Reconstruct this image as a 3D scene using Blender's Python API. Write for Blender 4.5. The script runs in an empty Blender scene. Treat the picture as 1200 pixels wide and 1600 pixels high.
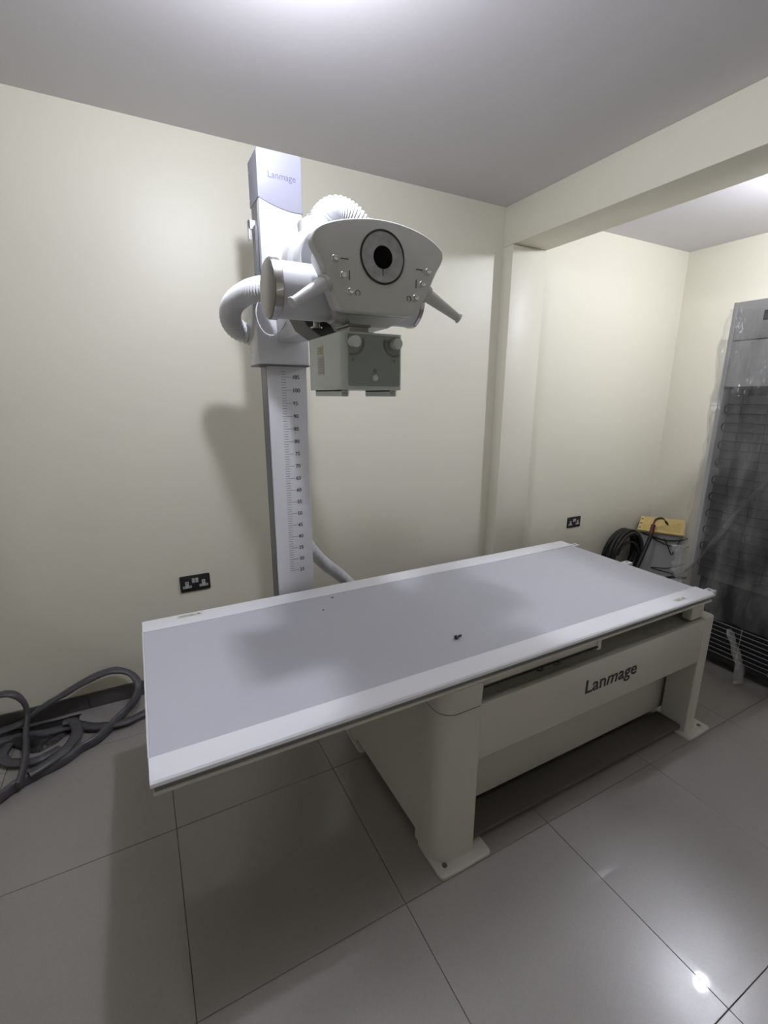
import bpy, bmesh, math, random
from mathutils import Vector, Matrix
random.seed(7)
PI = math.pi
S = bpy.context.scene
C = S.collection

# ---------------------------------------------------------------- camera
def cam_setup():
    yaw, pitch, roll = .4865, -.246, .0043
    f = Vector((math.sin(yaw)*math.cos(pitch), math.cos(yaw)*math.cos(pitch), math.sin(pitch)))
    r = Vector((math.cos(yaw), -math.sin(yaw), 0)); u = r.cross(f)
    r2 = r*math.cos(roll)+u*math.sin(roll); u2 = -r*math.sin(roll)+u*math.cos(roll)
    cd = bpy.data.cameras.new('camera'); co = bpy.data.objects.new('camera', cd); C.objects.link(co)
    cd.sensor_fit = 'HORIZONTAL'; cd.sensor_width = 36; cd.lens = 36*725/1200
    cd.clip_start = .02
    m = Matrix((r2, u2, -f)).transposed().to_4x4(); m.translation = Vector((-.1592, -2.4479, 1.5107))
    co.matrix_world = m
    S.camera = co
cam_setup()
# ---------------------------------------------------------------- world, exposure, light levels
w = bpy.data.worlds.new('world'); S.world = w; w.use_nodes = True
w.node_tree.nodes['Background'].inputs[0].default_value = (.6, .63, .7, 1)
w.node_tree.nodes['Background'].inputs[1].default_value = .05
S.view_settings.view_transform = 'Standard'; S.view_settings.look = 'None'
S.view_settings.gamma = 1; S.view_settings.use_curve_mapping = False
S.view_settings.exposure = 0.0
LAMP_MAIN = 720.0      # emission strength of the bulb over the table
LAMP_ALCOVE = 900.0    # emission strength of the bulb in the alcove
LAMP_COL = (.87, .905, 1.0)

# ---------------------------------------------------------------- materials
MAT = {}
def mat(name, col, rough=.5, metal=0, spec=.5, noise=None, bump=None, coat=0, alpha=None, emit=None, var=0):
    m = bpy.data.materials.new(name); m.use_nodes = True; nt = m.node_tree; N = nt.nodes; L = nt.links
    b = N['Principled BSDF']
    b.inputs['Base Color'].default_value = (*col, 1); b.inputs['Roughness'].default_value = rough
    b.inputs['Metallic'].default_value = metal; b.inputs['Specular IOR Level'].default_value = spec
    b.inputs['Coat Weight'].default_value = coat
    tc = N.new('ShaderNodeTexCoord')
    if noise or var:
        n = N.new('ShaderNodeTexNoise'); n.inputs['Scale'].default_value = noise or 6; n.inputs['Detail'].default_value = 5
        L.new(tc.outputs['Object'], n.inputs['Vector'])
        mx = N.new('ShaderNodeMix'); mx.data_type = 'RGBA'
        v = var or .05
        mx.inputs['A'].default_value = (*[c*(1-v) for c in col], 1); mx.inputs['B'].default_value = (*[min(1, c*(1+v)) for c in col], 1)
        L.new(n.outputs['Fac'], mx.inputs['Factor']); L.new(mx.outputs['Result'], b.inputs['Base Color'])
    if bump:
        n2 = N.new('ShaderNodeTexNoise'); n2.inputs['Scale'].default_value = bump[0]; n2.inputs['Detail'].default_value = 3
        L.new(tc.outputs['Object'], n2.inputs['Vector'])
        bp = N.new('ShaderNodeBump'); bp.inputs['Strength'].default_value = bump[1]; bp.inputs['Distance'].default_value = bump[2]
        L.new(n2.outputs['Fac'], bp.inputs['Height']); L.new(bp.outputs['Normal'], b.inputs['Normal'])
    if alpha is not None: b.inputs['Alpha'].default_value = alpha
    if emit:
        b.inputs['Emission Color'].default_value = (*emit[0], 1); b.inputs['Emission Strength'].default_value = emit[1]
    MAT[name] = m
    return m
mat('wall_paint', (.71, .682, .570), .42, noise=1.5, var=.02, bump=(90, .10, .002), spec=.4)
mat('ceiling_paint', (.70, .675, .70), .75, noise=2, var=.02)
mat('skirting', (.085, .08, .078), .3, noise=14, var=.15)
mat('grout', (.20, .185, .17), .9)
mat('white_enamel', (.61, .61, .63), .28, bump=(300, .05, .0005))
mat('rail_white', (.78, .78, .82), .25)
mat('cream_enamel', (.58, .565, .51), .33, bump=(300, .05, .0005))
mat('panel_enamel', (.58, .585, .56), .38, bump=(260, .05, .0005))
mat('grey_top', (.48, .485, .535), .42, noise=60, var=.02)
mat('cap_lavender', (.30, .30, .37), .5)
mat('anodised', (.13, .13, .15), .35, metal=.6)
mat('alu_face', (.66, .66, .69), .4, metal=.1)
mat('steel', (.55, .53, .51), .22, metal=1.0, noise=30, var=.08)
mat('steel_side', (.27, .26, .245), .33, metal=.75)
mat('chrome', (.8, .8, .8), .12, metal=1.0)
mat('black', (.008, .008, .008), .4)
mat('hole', (.003, .003, .003), .9, spec=.1)
mat('ink', (.03, .03, .035), .5)
mat('ink_blue', (.13, .14, .20), .5)
mat('dark_grey', (.10, .10, .10), .5)
mat('mid_grey', (.22, .22, .215), .5)
mat('pale_grey', (.42, .43, .44), .5)
mat('glass_grey', (.235, .262, .248), .12, coat=.4)
mat('glass_print', (.13, .145, .138), .3)
mat('collimator_paint', (.55, .59, .565), .35)
mat('knob_white', (.62, .64, .63), .3)
mat('dial_face', (.40, .40, .405), .6, noise=45, var=.5)
mat('hose_white', (.70, .70, .72), .3)
mat('hose_grey', (.62, .62, .65), .35)
mat('pedal', (.10, .088, .082), .45, noise=50, var=.1)
mat('socket_black', (.018, .018, .019), .25)
mat('socket_grey', (.45, .45, .46), .35)
mat('sticker', (.55, .55, .50), .5)
mat('sticker_yellow', (.50, .50, .30), .5)
mat('sticker_pink', (.48, .44, .46), .5)
mat('cable_wrap', (.072, .069, .078), .38, noise=25, var=.35, bump=(60, .6, .003))
mat('black_plastic', (.014, .014, .016), .42, bump=(30, .8, .01))
mat('rubber', (.007, .007, .007), .4)
mat('copper', (.45, .22, .08), .4, metal=.8)
mat('red_wrap', (.10, .012, .014), .4)
mat('fridge_grey', (.46, .46, .465), .45)
mat('fridge_dark', (.085, .085, .088), .45, noise=9, var=.25)
mat('fridge_black', (.010, .010, .012), .4)
mat('wire', (.02, .02, .021), .4)
mat('wire_light', (.35, .35, .36), .3, metal=.7)
mat('white_wood_edge', (.30, .24, .12), .6)
mat('bulb', (1, 1, 1), .3, emit=(LAMP_COL, LAMP_MAIN))
mat('bulb_alcove', (1, 1, 1), .3, emit=(LAMP_COL, LAMP_ALCOVE))
def wood():
    m = bpy.data.materials.new('pine'); m.use_nodes = True; nt = m.node_tree; N = nt.nodes; L = nt.links; b = N['Principled BSDF']
    tc = N.new('ShaderNodeTexCoord'); mp = N.new('ShaderNodeMapping'); mp.inputs['Scale'].default_value = (4, 60, 60)
    n = N.new('ShaderNodeTexNoise'); n.inputs['Scale'].default_value = 2.5; n.inputs['Detail'].default_value = 6
    r = N.new('ShaderNodeValToRGB'); r.color_ramp.elements[0].position = .35; r.color_ramp.elements[1].position = .7
    r.color_ramp.elements[0].color = (.66, .48, .17, 1); r.color_ramp.elements[1].color = (.80, .62, .27, 1)
    L.new(tc.outputs['Object'], mp.inputs[0]); L.new(mp.outputs[0], n.inputs[0]); L.new(n.outputs['Fac'], r.inputs[0]); L.new(r.outputs[0], b.inputs['Base Color'])
    b.inputs['Roughness'].default_value = .5; MAT['pine'] = m
wood()
def tile_mat():
    m = bpy.data.materials.new('porcelain_tile'); m.use_nodes = True; nt = m.node_tree; N = nt.nodes; L = nt.links; b = N['Principled BSDF']
    tc = N.new('ShaderNodeTexCoord'); geo = N.new('ShaderNodeNewGeometry')
    n = N.new('ShaderNodeTexNoise'); n.inputs['Scale'].default_value = 1.1; n.inputs['Detail'].default_value = 8
    n2 = N.new('ShaderNodeTexNoise'); n2.inputs['Scale'].default_value = 180; n2.inputs['Detail'].default_value = 2
    L.new(geo.outputs['Position'], n.inputs[0]); L.new(geo.outputs['Position'], n2.inputs[0])
    r = N.new('ShaderNodeValToRGB'); r.color_ramp.elements[0].position = .3; r.color_ramp.elements[1].position = .72
    r.color_ramp.elements[0].color = (.315, .293, .278, 1); r.color_ramp.elements[1].color = (.37, .347, .330, 1)
    mx = N.new('ShaderNodeMix'); mx.data_type = 'RGBA'; mx.blend_type = 'MULTIPLY'; mx.inputs['Factor'].default_value = .25
    L.new(n.outputs['Fac'], r.inputs[0]); L.new(r.outputs[0], mx.inputs['A']); L.new(n2.outputs['Color'], mx.inputs['B'])
    L.new(mx.outputs['Result'], b.inputs['Base Color'])
    rr = N.new('ShaderNodeMapRange'); rr.inputs['To Min'].default_value = .27; rr.inputs['To Max'].default_value = .30
    b.inputs['Coat Weight'].default_value = .35; b.inputs['Coat Roughness'].default_value = .03
    L.new(n.outputs['Fac'], rr.inputs[0]); L.new(rr.outputs[0], b.inputs['Roughness'])
    b.inputs['Specular IOR Level'].default_value = .5
    MAT['tile'] = m
tile_mat()
def film(name, base, lo, hi, scale):
    m = bpy.data.materials.new(name); m.use_nodes = True; nt = m.node_tree; N = nt.nodes; L = nt.links
    N.remove(N['Principled BSDF']); out = N['Material Output']
    tr = N.new('ShaderNodeBsdfTransparent'); tr.inputs[0].default_value = (.95, .95, .95, 1)
    gl = N.new('ShaderNodeBsdfGlossy'); gl.inputs['Roughness'].default_value = .16; gl.inputs[0].default_value = (.9, .9, .9, 1)
    df = N.new('ShaderNodeBsdfDiffuse'); df.inputs[0].default_value = (*base, 1)
    tc = N.new('ShaderNodeTexCoord'); mp = N.new('ShaderNodeMapping'); mp.inputs['Scale'].default_value = (1, 1.6, .5)
    n = N.new('ShaderNodeTexNoise'); n.inputs['Scale'].default_value = scale; n.inputs['Detail'].default_value = 4
    L.new(tc.outputs['Object'], mp.inputs[0]); L.new(mp.outputs[0], n.inputs[0])
    mr = N.new('ShaderNodeMapRange'); mr.inputs['From Min'].default_value = .38; mr.inputs['From Max'].default_value = .68
    mr.inputs['To Min'].default_value = lo; mr.inputs['To Max'].default_value = hi
    L.new(n.outputs['Fac'], mr.inputs[0])
    bp = N.new('ShaderNodeBump'); bp.inputs['Strength'].default_value = 1; bp.inputs['Distance'].default_value = .02
    n3 = N.new('ShaderNodeTexNoise'); n3.inputs['Scale'].default_value = 22; n3.inputs['Detail'].default_value = 3; L.new(mp.outputs[0], n3.inputs[0])
    L.new(n3.outputs['Fac'], bp.inputs['Height']); L.new(bp.outputs[0], gl.inputs['Normal'])
    m1 = N.new('ShaderNodeMixShader'); m1.inputs[0].default_value = .35
    L.new(df.outputs[0], m1.inputs[1]); L.new(gl.outputs[0], m1.inputs[2])
    m2 = N.new('ShaderNodeMixShader'); L.new(mr.outputs[0], m2.inputs[0]); L.new(tr.outputs[0], m2.inputs[1]); L.new(m1.outputs[0], m2.inputs[2])
    L.new(m2.outputs[0], out.inputs[0]); MAT[name] = m
film('film', (.46, .46, .48), .06, .36, 7)
film('film_fold', (.6, .6, .62), .22, .5, 14)
film('film_clear', (.75, .75, .78), .15, .5, 25)

# ---------------------------------------------------------------- helpers
def link(name, bm, m, parent=None, smooth=30, loc=None):
    me = bpy.data.meshes.new(name)
    bmesh.ops.recalc_face_normals(bm, faces=bm.faces)
    bm.to_mesh(me); bm.free()
    mats = m if isinstance(m, (list, tuple)) else [m]
    for k in mats: me.materials.append(MAT[k])
    if smooth is not None:
        for p in me.polygons: p.use_smooth = True
        me.set_sharp_from_angle(angle=math.radians(smooth))
    o = bpy.data.objects.new(name, me); C.objects.link(o)
    if loc is not None: o.location = loc
    if parent is not None:
        o.parent = parent
        if loc is None: o.location = -world_loc(parent)
    return o
def world_loc(o):
    v = Vector((0, 0, 0))
    while o is not None: v = v + o.location; o = o.parent
    return v
def tag(o, label, cat=None, group=None):
    o['label'] = label
    if cat: o['category'] = cat
    if group: o['group'] = group
    return o
def thing(name, label, cat, loc=(0, 0, 0), group=None):
    o = bpy.data.objects.new(name, None); C.objects.link(o); o.location = loc; o.empty_display_size = .05
    return tag(o, label, cat, group)
def struct(o): o['kind'] = 'structure'; return o
def box(bm, x0, x1, y0, y1, z0, z1, bev=0, seg=2, mi=0):
    b = bmesh.new()
    vs = [b.verts.new((x, y, z)) for z in (z0, z1) for y in (y0, y1) for x in (x0, x1)]
    for f in ((0, 1, 3, 2), (4, 6, 7, 5), (0, 4, 5, 1), (2, 3, 7, 6), (0, 2, 6, 4), (1, 5, 7, 3)): b.faces.new([vs[i] for i in f])
    bmesh.ops.recalc_face_normals(b, faces=b.faces)
    if bev: bmesh.ops.bevel(b, geom=b.edges[:], offset=bev, segments=seg, profile=.5, affect='EDGES')
    merge(bm, b, mi)
def merge(bm, b, mi=0, M=None):
    if M is not None: bmesh.ops.transform(b, matrix=M, verts=b.verts)
    mp = {v: bm.verts.new(v.co) for v in b.verts}
    for f in b.faces:
        try: g = bm.faces.new([mp[v] for v in f.verts]); g.material_index = mi
        except ValueError: pass
    b.free()
def BM(): return bmesh.new()
def bx(name, m, parent, x0, x1, y0, y1, z0, z1, bev=0, seg=2):
    b = BM(); box(b, x0, x1, y0, y1, z0, z1, bev, seg); return link(name, b, m, parent)
def frame(d):
    d = Vector(d).normalized(); a = Vector((0, 0, 1)) if abs(d.z) < .9 else Vector((1, 0, 0))
    u = d.cross(a).normalized(); return u, d.cross(u).normalized(), d
def lathe(bm, p, d, prof, seg=40, mi=0):
    """prof: list of (radius, distance along d)"""
    u, v, d = frame(d); p = Vector(p); rings = []
    for r, h in prof:
        if r < 1e-6: rings.append([bm.verts.new(p+d*h)])
        else: rings.append([bm.verts.new(p+d*h+(u*math.cos(2*PI*k/seg)+v*math.sin(2*PI*k/seg))*r) for k in range(seg)])
    for a, b in zip(rings, rings[1:]):
        for k in range(seg):
            k2 = (k+1) % seg
            if len(a) == 1 and len(b) == 1: continue
            if len(a) == 1: f = bm.faces.new((a[0], b[k], b[k2]))
            elif len(b) == 1: f = bm.faces.new((a[k], b[0], a[k2]))
            else: f = bm.faces.new((a[k], b[k], b[k2], a[k2]))
            f.material_index = mi
def cyl(bm, p, d, r, h, seg=32, bev=0, mi=0):
    pr = [(0, 0), (r-bev, 0), (r, bev), (r, h-bev), (r-bev, h), (0, h)] if bev else [(0, 0), (r, 0), (r, h), (0, h)]
    lathe(bm, p, d, pr, seg, mi)
def catmull(P, n=10, closed=False):
    P = [Vector(p) for p in P]; out = []
    N_ = len(P)
    rng = range(N_ if closed else N_-1)
    for i in rng:
        if closed: a, b, c, d = P[(i-1) % N_], P[i], P[(i+1) % N_], P[(i+2) % N_]
        else: a, b, c, d = P[max(i-1, 0)], P[i], P[i+1], P[min(i+2, N_-1)]
        for k in range(n):
            t = k/n
            out.append(.5*((2*b)+(c-a)*t+(2*a-5*b+4*c-d)*t*t+(3*b-a-3*c+d)*t**3))
    if not closed: out.append(P[-1])
    return out
def resample(P, step):
    out = [P[0]]; acc = 0
    for a, b in zip(P, P[1:]):
        L = (b-a).length; pos = step-acc
        while pos <= L: out.append(a+(b-a)*(pos/L)); pos += step
        acc = (acc+L) % step if L else acc
    return out
def tube(bm, P, r, seg=10, rf=None, flat=1.0, cap=True, mi=0, closed=False):
    P = [Vector(p) for p in P]; n = len(P)
    T = [((P[(i+1) % n]-P[(i-1) % n]) if closed else (P[min(i+1, n-1)]-P[max(i-1, 0)])).normalized() for i in range(n)]
    u = frame(T[0])[0]; rings = []
    for i in range(n):
        u = (u-T[i]*u.dot(T[i])).normalized(); v = T[i].cross(u)
        rr = r*(rf(i, n) if rf else 1)
        ring = []
        for k in range(seg):
            a = 2*PI*k/seg
            ring.append(bm.verts.new(P[i]+u*math.cos(a)*rr+v*math.sin(a)*rr*flat))
        rings.append(ring)
    pr = list(zip(rings, rings[1:]))
    if closed: pr.append((rings[-1], rings[0]))
    for a, b in pr:
        for k in range(seg):
            f = bm.faces.new((a[k], a[(k+1) % seg], b[(k+1) % seg], b[k])); f.material_index = mi
    if cap and not closed:
        bm.faces.new(rings[0][::-1]).material_index = mi; bm.faces.new(rings[-1]).material_index = mi
def prism_y(bm, pts, y0, y1, bev=0, seg=3, mi=0, scale1=1.0):
    """pts (x,z) outline extruded from y0 (front) to y1"""
    b = bmesh.new(); cx = sum(p[0] for p in pts)/len(pts); cz = sum(p[1] for p in pts)/len(pts)
    A = [b.verts.new((x, y0, z)) for x, z in pts]
    B = [b.verts.new((cx+(x-cx)*scale1, y1, cz+(z-cz)*scale1)) for x, z in pts]
    f0 = b.faces.new(A); b.faces.new(B[::-1]); n = len(pts)
    for k in range(n): b.faces.new((A[k], B[k], B[(k+1) % n], A[(k+1) % n]))
    bmesh.ops.recalc_face_normals(b, faces=b.faces)
    if bev: bmesh.ops.bevel(b, geom=list(f0.edges), offset=bev, segments=seg, profile=.5, affect='EDGES')
    merge(bm, b, mi)
def prism(bm, pts3, vec, mi=0):
    A = [bm.verts.new(p) for p in pts3]; B = [bm.verts.new(Vector(p)+Vector(vec)) for p in pts3]; n = len(A)
    fs = [bm.faces.new(A), bm.faces.new(B[::-1])]+[bm.faces.new((A[k], B[k], B[(k+1) % n], A[(k+1) % n])) for k in range(n)]
    for f in fs: f.material_index = mi
def text_bm(body, size, shear=0, bold=0, align='LEFT', sp=1.0):
    cu = bpy.data.curves.new('txt', 'FONT'); cu.body = body; cu.size = size; cu.shear = shear; cu.offset = bold; cu.align_x = align
    cu.space_character = sp; cu.resolution_u = 3; cu.extrude = .0004
    o = bpy.data.objects.new('txt', cu); C.objects.link(o)
    dg = bpy.context.evaluated_depsgraph_get(); dg.update(); me = bpy.data.meshes.new_from_object(o.evaluated_get(dg))
    b = bmesh.new(); b.from_mesh(me); bpy.data.objects.remove(o); bpy.data.meshes.remove(me); bpy.data.curves.remove(cu)
    return b
def RXZ(x, y, z): # text plane facing -y
    return Matrix.Translation((x, y, z)) @ Matrix.Rotation(PI/2, 4, 'X')
def lettering(name, parent, x, y, z, size, width, m, bold=.0):
    """the word on the machine, upright letters with a slanted m, facing -y, fitted to width"""
    t = BM(); cur = 0
    for part, sh in (('Lan', 0), ('m', .18), ('age', 0)):
        b = text_bm(part, 1, sh, bold)
        xs = [v.co.x for v in b.verts]; dx = cur-min(xs)
        bmesh.ops.translate(b, vec=(dx, 0, 0), verts=b.verts); cur += max(xs)-min(xs)+.06
        merge(t, b)
    k = width/(cur-.06)
    M = RXZ(x, y, z) @ Matrix.Diagonal((k, size, 1, 1))
    bmesh.ops.transform(t, matrix=M, verts=t.verts)
    return link(name, t, m, parent, None)

# ---------------------------------------------------------------- the room
H = 2.611
X0, X1, Y0 = -1.75, 3.84, -4.3
b = BM(); box(b, X0-.1, X1+.1, Y0-.1, .1, -.12, -.006); floor = struct(link('floor', b, 'grout', None, None))
# 600 mm porcelain tiles
tb = BM(); g = .0008; box(tb, g, .6-g, g, .6-g, -.008, 0, .0009, 1)
tme = None
k0 = math.floor((X0+.187)/.6); k1 = math.ceil((X1+.187)/.6); j0 = math.floor((Y0+.92)/.6); j1 = math.ceil(.92/.6)
for i in range(k0, k1):
    for j in range(j0, j1):
        xa = -.187+.6*i; ya = -.92+.6*j
        xb, yb = min(xa+.6, X1), min(ya+.6, 0); xa2, ya2 = max(xa, X0), max(ya, Y0)
        if xb-xa2 > .599 and yb-ya2 > .599:
            if tme is None: t = link('tile', tb, 'tile', floor, 20, loc=(xa, ya, 0)); tme = t.data
            else:
                t = bpy.data.objects.new('tile', tme); C.objects.link(t); t.parent = floor; t.location = (xa, ya, 0)
        else:
            q = BM(); box(q, g, xb-xa2-g, g, yb-ya2-g, -.008, 0, .0009, 1); link('tile', q, 'tile', floor, 20, loc=(xa2, ya2, 0))
def wall(name, *a):
    q = BM(); box(q, *a); return struct(link(name, q, 'wall_paint', None, None))
wall('wall_back', X0-.1, X1+.1, 0, .1, -.0, H)
wall('wall_left', X0-.1, X0, Y0, 0, -.0, H)
wall('wall_right', X1, X1+.1, Y0, 0, -.0, H)
wall('wall_front', X0-.1, X1+.1, Y0-.1, Y0, -.0, H)
q = BM(); box(q, X0-.1, X1+.1, Y0-.1, .1, H, H+.1); struct(link('ceiling', q, 'ceiling_paint', None, None))
PX0, PX1, PY, BZ = 1.953, 2.230, -.0895, 2.391
q = BM(); box(q, PX0, PX1, PY, 0, 0, BZ, .004, 2); o = struct(link('trim_1', q, 'wall_paint', None)); o['label'] = 'cream pilaster under the ceiling beam'
q = BM(); box(q, PX0, PX1, Y0, 0, BZ, H, .004, 2); o = struct(link('trim_2', q, 'wall_paint', None)); o['label'] = 'cream ceiling beam across the room'
def skirt(name, axis, runs):
    q = BM(); first = True
    root = None
    for (a, bb, c, side) in runs:
        n = max(1, round((bb-a)/.6)); L = (bb-a)/n
        for k in range(n):
            s, e = a+k*L+.0008, a+(k+1)*L-.0008
            q = BM()
            if axis == 'x': box(q, s, e, c-.010, c+.002, .001, .08, .0015, 1)
            elif side < 0: box(q, c-.010, c+.002, s, e, .001, .08, .0015, 1)
            else: box(q, c-.002, c+.010, s, e, .001, .08, .0015, 1)
            if root is None: root = struct(link(name, q, 'skirting', None))
            else: link('skirting_tile', q, 'skirting', root)
skirt('baseboard_back', 'x', [(X0+.012, PX0-.012, 0, -1), (PX0, PX1, PY, -1)])
skirt('baseboard_left', 'y', [(Y0, -.012, X0, 1)])

# ---------------------------------------------------------------- ceiling lamps (both just above the frame)
def lamp(x, y, label, bm_):
    t = thing('ceiling_lamp', label, 'lamp', (x, y, H), 'bare bulbs on the ceiling')
    q = BM(); lathe(q, (x, y, H), (0, 0, -1), [(0, 0), (.052, 0), (.052, .012), (.030, .022), (.024, .05), (.021, .05), (0, .05)], 32); link('lamp_holder', q, 'knob_white', t)
    q = BM(); pr = [(.014, .045), (.016, .058)]+[(.040*math.sin(a), .102-.040*math.cos(a)) for a in [PI*(.18+.82*k/10) for k in range(11)]]
    pr[-1] = (0, .142); lathe(q, (x, y, H), (0, 0, -1), pr, 20); link('bulb', q, bm_, t)
lamp(.235, -1.29, 'bare round bulb on the main ceiling above the table', 'bulb')
lamp(2.95, -1.40, 'bare round bulb on the alcove ceiling beyond the beam', 'bulb_alcove')

# ---------------------------------------------------------------- x-ray table
TX0, TX1, TY0, TY1, TZ = -.217, 1.945, -1.487, -.652, .70
T = thing('xray_table', 'long white x-ray table with a grey top on a cream pedestal base', 'table', (1.25, -1.12, 0))
bx('table_top', 'grey_top', T, TX0+.003, TX1-.004, TY0+.083, TY1-.095, TZ-.022, TZ-.003, .001, 1)
def rail(yo, yi, label):
    # yo outer edge, yi inner edge ; profile in y-z, running in x
    s = 1 if yi > yo else -1
    w_ = abs(yi-yo)
    pf = [(0.0, -.012), (.0015, -.005), (.006, -.001), (.013, 0), (w_-.001, 0), (w_, -.001), (w_, -.024), (.012, -.024), (.012, -.020), (.008, -.018), (.008, -.0155), (.001, -.0145)]
    q = BM(); prism(q, [(TX0, yo+s*a, TZ+c) for a, c in pf], (TX1-TX0, 0, 0))
    r = link('side_rail', q, 'rail_white', T)
    q = BM(); box(q, TX0+.008, TX1-.02, *sorted((yo+s*.007, yo+s*.03)), TZ-.030, TZ-.020); link('rail_groove', q, 'mid_grey', r)
    q = BM(); box(q, TX0+.004, TX1-.01, *sorted((yo+s*.001, yo+s*.05)), TZ-.037, TZ-.0285, .001, 1); link('lower_flange', q, 'cream_enamel', r)
    return r
rn = rail(TY0, TY0+.083, ''); rf = rail(TY1, TY1-.095, '')
bx('edge_strip', 'white_enamel', T, TX0-.002, TX0+.003, TY0+.083, TY1-.095, TZ-.026, TZ+.0005, .0008, 1)
bx('under_frame', 'mid_grey', T, TX0+.05, TX1-.06, TY0+.05, TY1-.05, TZ-.034, TZ-.023)
for (x0, x1, y, r_) in ((-.100, -.012, TY1-.030, rf), (1.715, 1.785, TY0+.032, rn)):
    st = bx('sticker', 'sticker', r_, x0, x1, y-.011, y+.011, TZ-.0002, TZ+.0006); st['label'] = 'small pale maker sticker with print'
    q = BM()
    for k in range(2): box(q, x0+.008, x1-.022-k*.008, y-.006+k*.008, y-.003+k*.008, TZ+.0006, TZ+.0009)
    lathe(q, (x1-.012, y, TZ+.0006), (0, 0, 1), [(0, 0), (.006, 0), (.006, .0003), (0, .0003)], 12)
    link('sticker_print', q, 'mid_grey', st)
for k, y in enumerate((TY1-.085, -1.06, TY0+.035)):   # end brackets past the right-hand end
    q = BM(); box(q, TX1-.004, TX1+.048, y-.018, y+.018, TZ-.030, TZ-.004, .002, 2)
    cyl(q, (TX1+.024, y, TZ-.004), (0, 0, 1), .006, .0008, 12, mi=1)
    link('end_bracket', q, ['white_enamel', 'dark_grey'], T)
q = BM(); cyl(q, (.411, -.866, TZ-.003), (0, 0, 1), .004, .001, 12); link('top_mark', q, 'ink', T)
q = BM()
for z_ in (-.012, -.020): box(q, .480, .490, TY1-.105+z_, TY1-.109+z_, TZ-.003, TZ-.0022)
link('top_mark', q, 'ink', T)
# base
BX0, BX1, BY0, BY1 = .552, 2.0, -1.482, -.750
AZ = .578
def rrect(x0, x1, y0, y1, r, n=6):
    P = []
    for cx, cy, a0 in ((x1-r[0], y0+r[0], -PI/2), (x1-r[1], y1-r[1], 0), (x0+r[2], y1-r[2], PI/2), (x0+r[3], y0+r[3], PI)):
        rr = r[len(P)//(n+1)]
        for k in range(n+1): a = a0+PI/2*k/n; P.append((cx+rr*math.cos(a), cy+rr*math.sin(a)))
    return P
def column_prism(bm, P, z0, z1, bev=0, mi=0):
    b_ = bmesh.new(); A = [b_.verts.new((x, y, z0)) for x, y in P]; B = [b_.verts.new((x, y, z1)) for x, y in P]; n = len(P)
    b_.faces.new(A[::-1]); f1 = b_.faces.new(B)
    for k in range(n): b_.faces.new((A[k], A[(k+1) % n], B[(k+1) % n], B[k]))
    if bev: bmesh.ops.bevel(b_, geom=list(f1.edges), offset=bev, segments=2, profile=.5, affect='EDGES')
    merge(bm, b_, mi)
def post(x0, x1, side):
    q = BM()
    R_ = .060
    r = [.012, .006, .006, R_] if side < 0 else [R_, .006, .006, .008]
    column_prism(q, rrect(x0, x1, BY0, BY0+.14, r, 8), .006, AZ, .003)
    return link('post', q, 'cream_enamel', T)
post(BX0, BX0+.153, -1)
q = BM(); column_prism(q, rrect(1.922, BX1, BY0, BY0+.12, [.02, .006, .006, .006], 5), .006, AZ+.004, .003); link('post', q, 'cream_enamel', T)
bx('rear_post', 'cream_enamel', T, BX0, BX0+.15, BY1-.10, BY1, .006, AZ, .006)
bx('rear_post', 'cream_enamel', T, BX1-.10, BX1, BY1-.10, BY1, .006, AZ, .006)
bx('apron', 'cream_enamel', T, BX0+.140, 1.93, BY0+.002, BY0+.028, .372, AZ, .003)
ap = [o for o in C.objects if o.name == 'apron'][0]
q = BM(); prism(q, [(BX0+.002, BY0+.06, .04), (BX0+.002, BY1+.0, .04), (BX0+.002, BY1, AZ-.003), (BX0+.002, BY0+.06, AZ-.003)], (.018, 0, 0)); link('end_panel', q, 'cream_enamel', T)
q = BM(); prism(q, [(BX1-.022, BY0+.06, .04), (BX1-.022, BY1, .04), (BX1-.022, BY1, AZ-.003), (BX1-.022, BY0+.06, AZ-.003)], (.018, 0, 0)); link('end_panel', q, 'cream_enamel', T)
bx('inner_panel', 'cream_enamel', T, BX0+.02, BX1-.02, -1.345, -1.325, .05, AZ-.01)
bx('rear_panel', 'cream_enamel', T, BX0+.14, BX1-.09, BY1-.03, BY1-.01, .05, AZ-.01)
bx('base_deck', 'cream_enamel', T, BX0+.02, BX1-.02, BY0+.03, BY1-.005, AZ-.014, AZ-.006)
bx('carriage_block', 'cream_enamel', T, BX0+.08, BX1-.25, -1.28, -.90, AZ-.006, .655, .004)
for (x0, x1, y0, y1) in ((.547, .752, -1.519, -1.362), (1.895, 2.066, -1.519, -1.362), (.547, .70, -.90, -.735), (1.895, 2.066, -.90, -.735)):
    q = BM(); column_prism(q, rrect(x0, x1, y0, y1, [.016]*4, 4), 0.0005, .011, .0015); fp = link('foot_plate', q, 'cream_enamel', T)
    bxs = (x0+.035, x0+.045) if x0 < 1 else (x1-.035, x1-.045)
    for (bxx, byy) in ((bxs[0], y0+.035), (bxs[1], y1-.022)):
        q = BM(); lathe(q, (bxx, byy, .0108), (0, 0, 1), [(.009, 0), (.009, .0008), (.0065, .0008), (.0065, .004), (.004, .005), (0, .005)], 14); link('bolt', q, 'dark_grey', fp)
bx('foot_pedal', 'pedal', T, BX0+.155, 1.918, -1.462, -1.350, .022, .040, .003)
q = BM(); column_prism(q, rrect(BX0-.004, BX0+.150, BY0-.006, BY0+.11, [.010, .01, .01, .055], 8), AZ+.0035, .662, .003)
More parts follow.
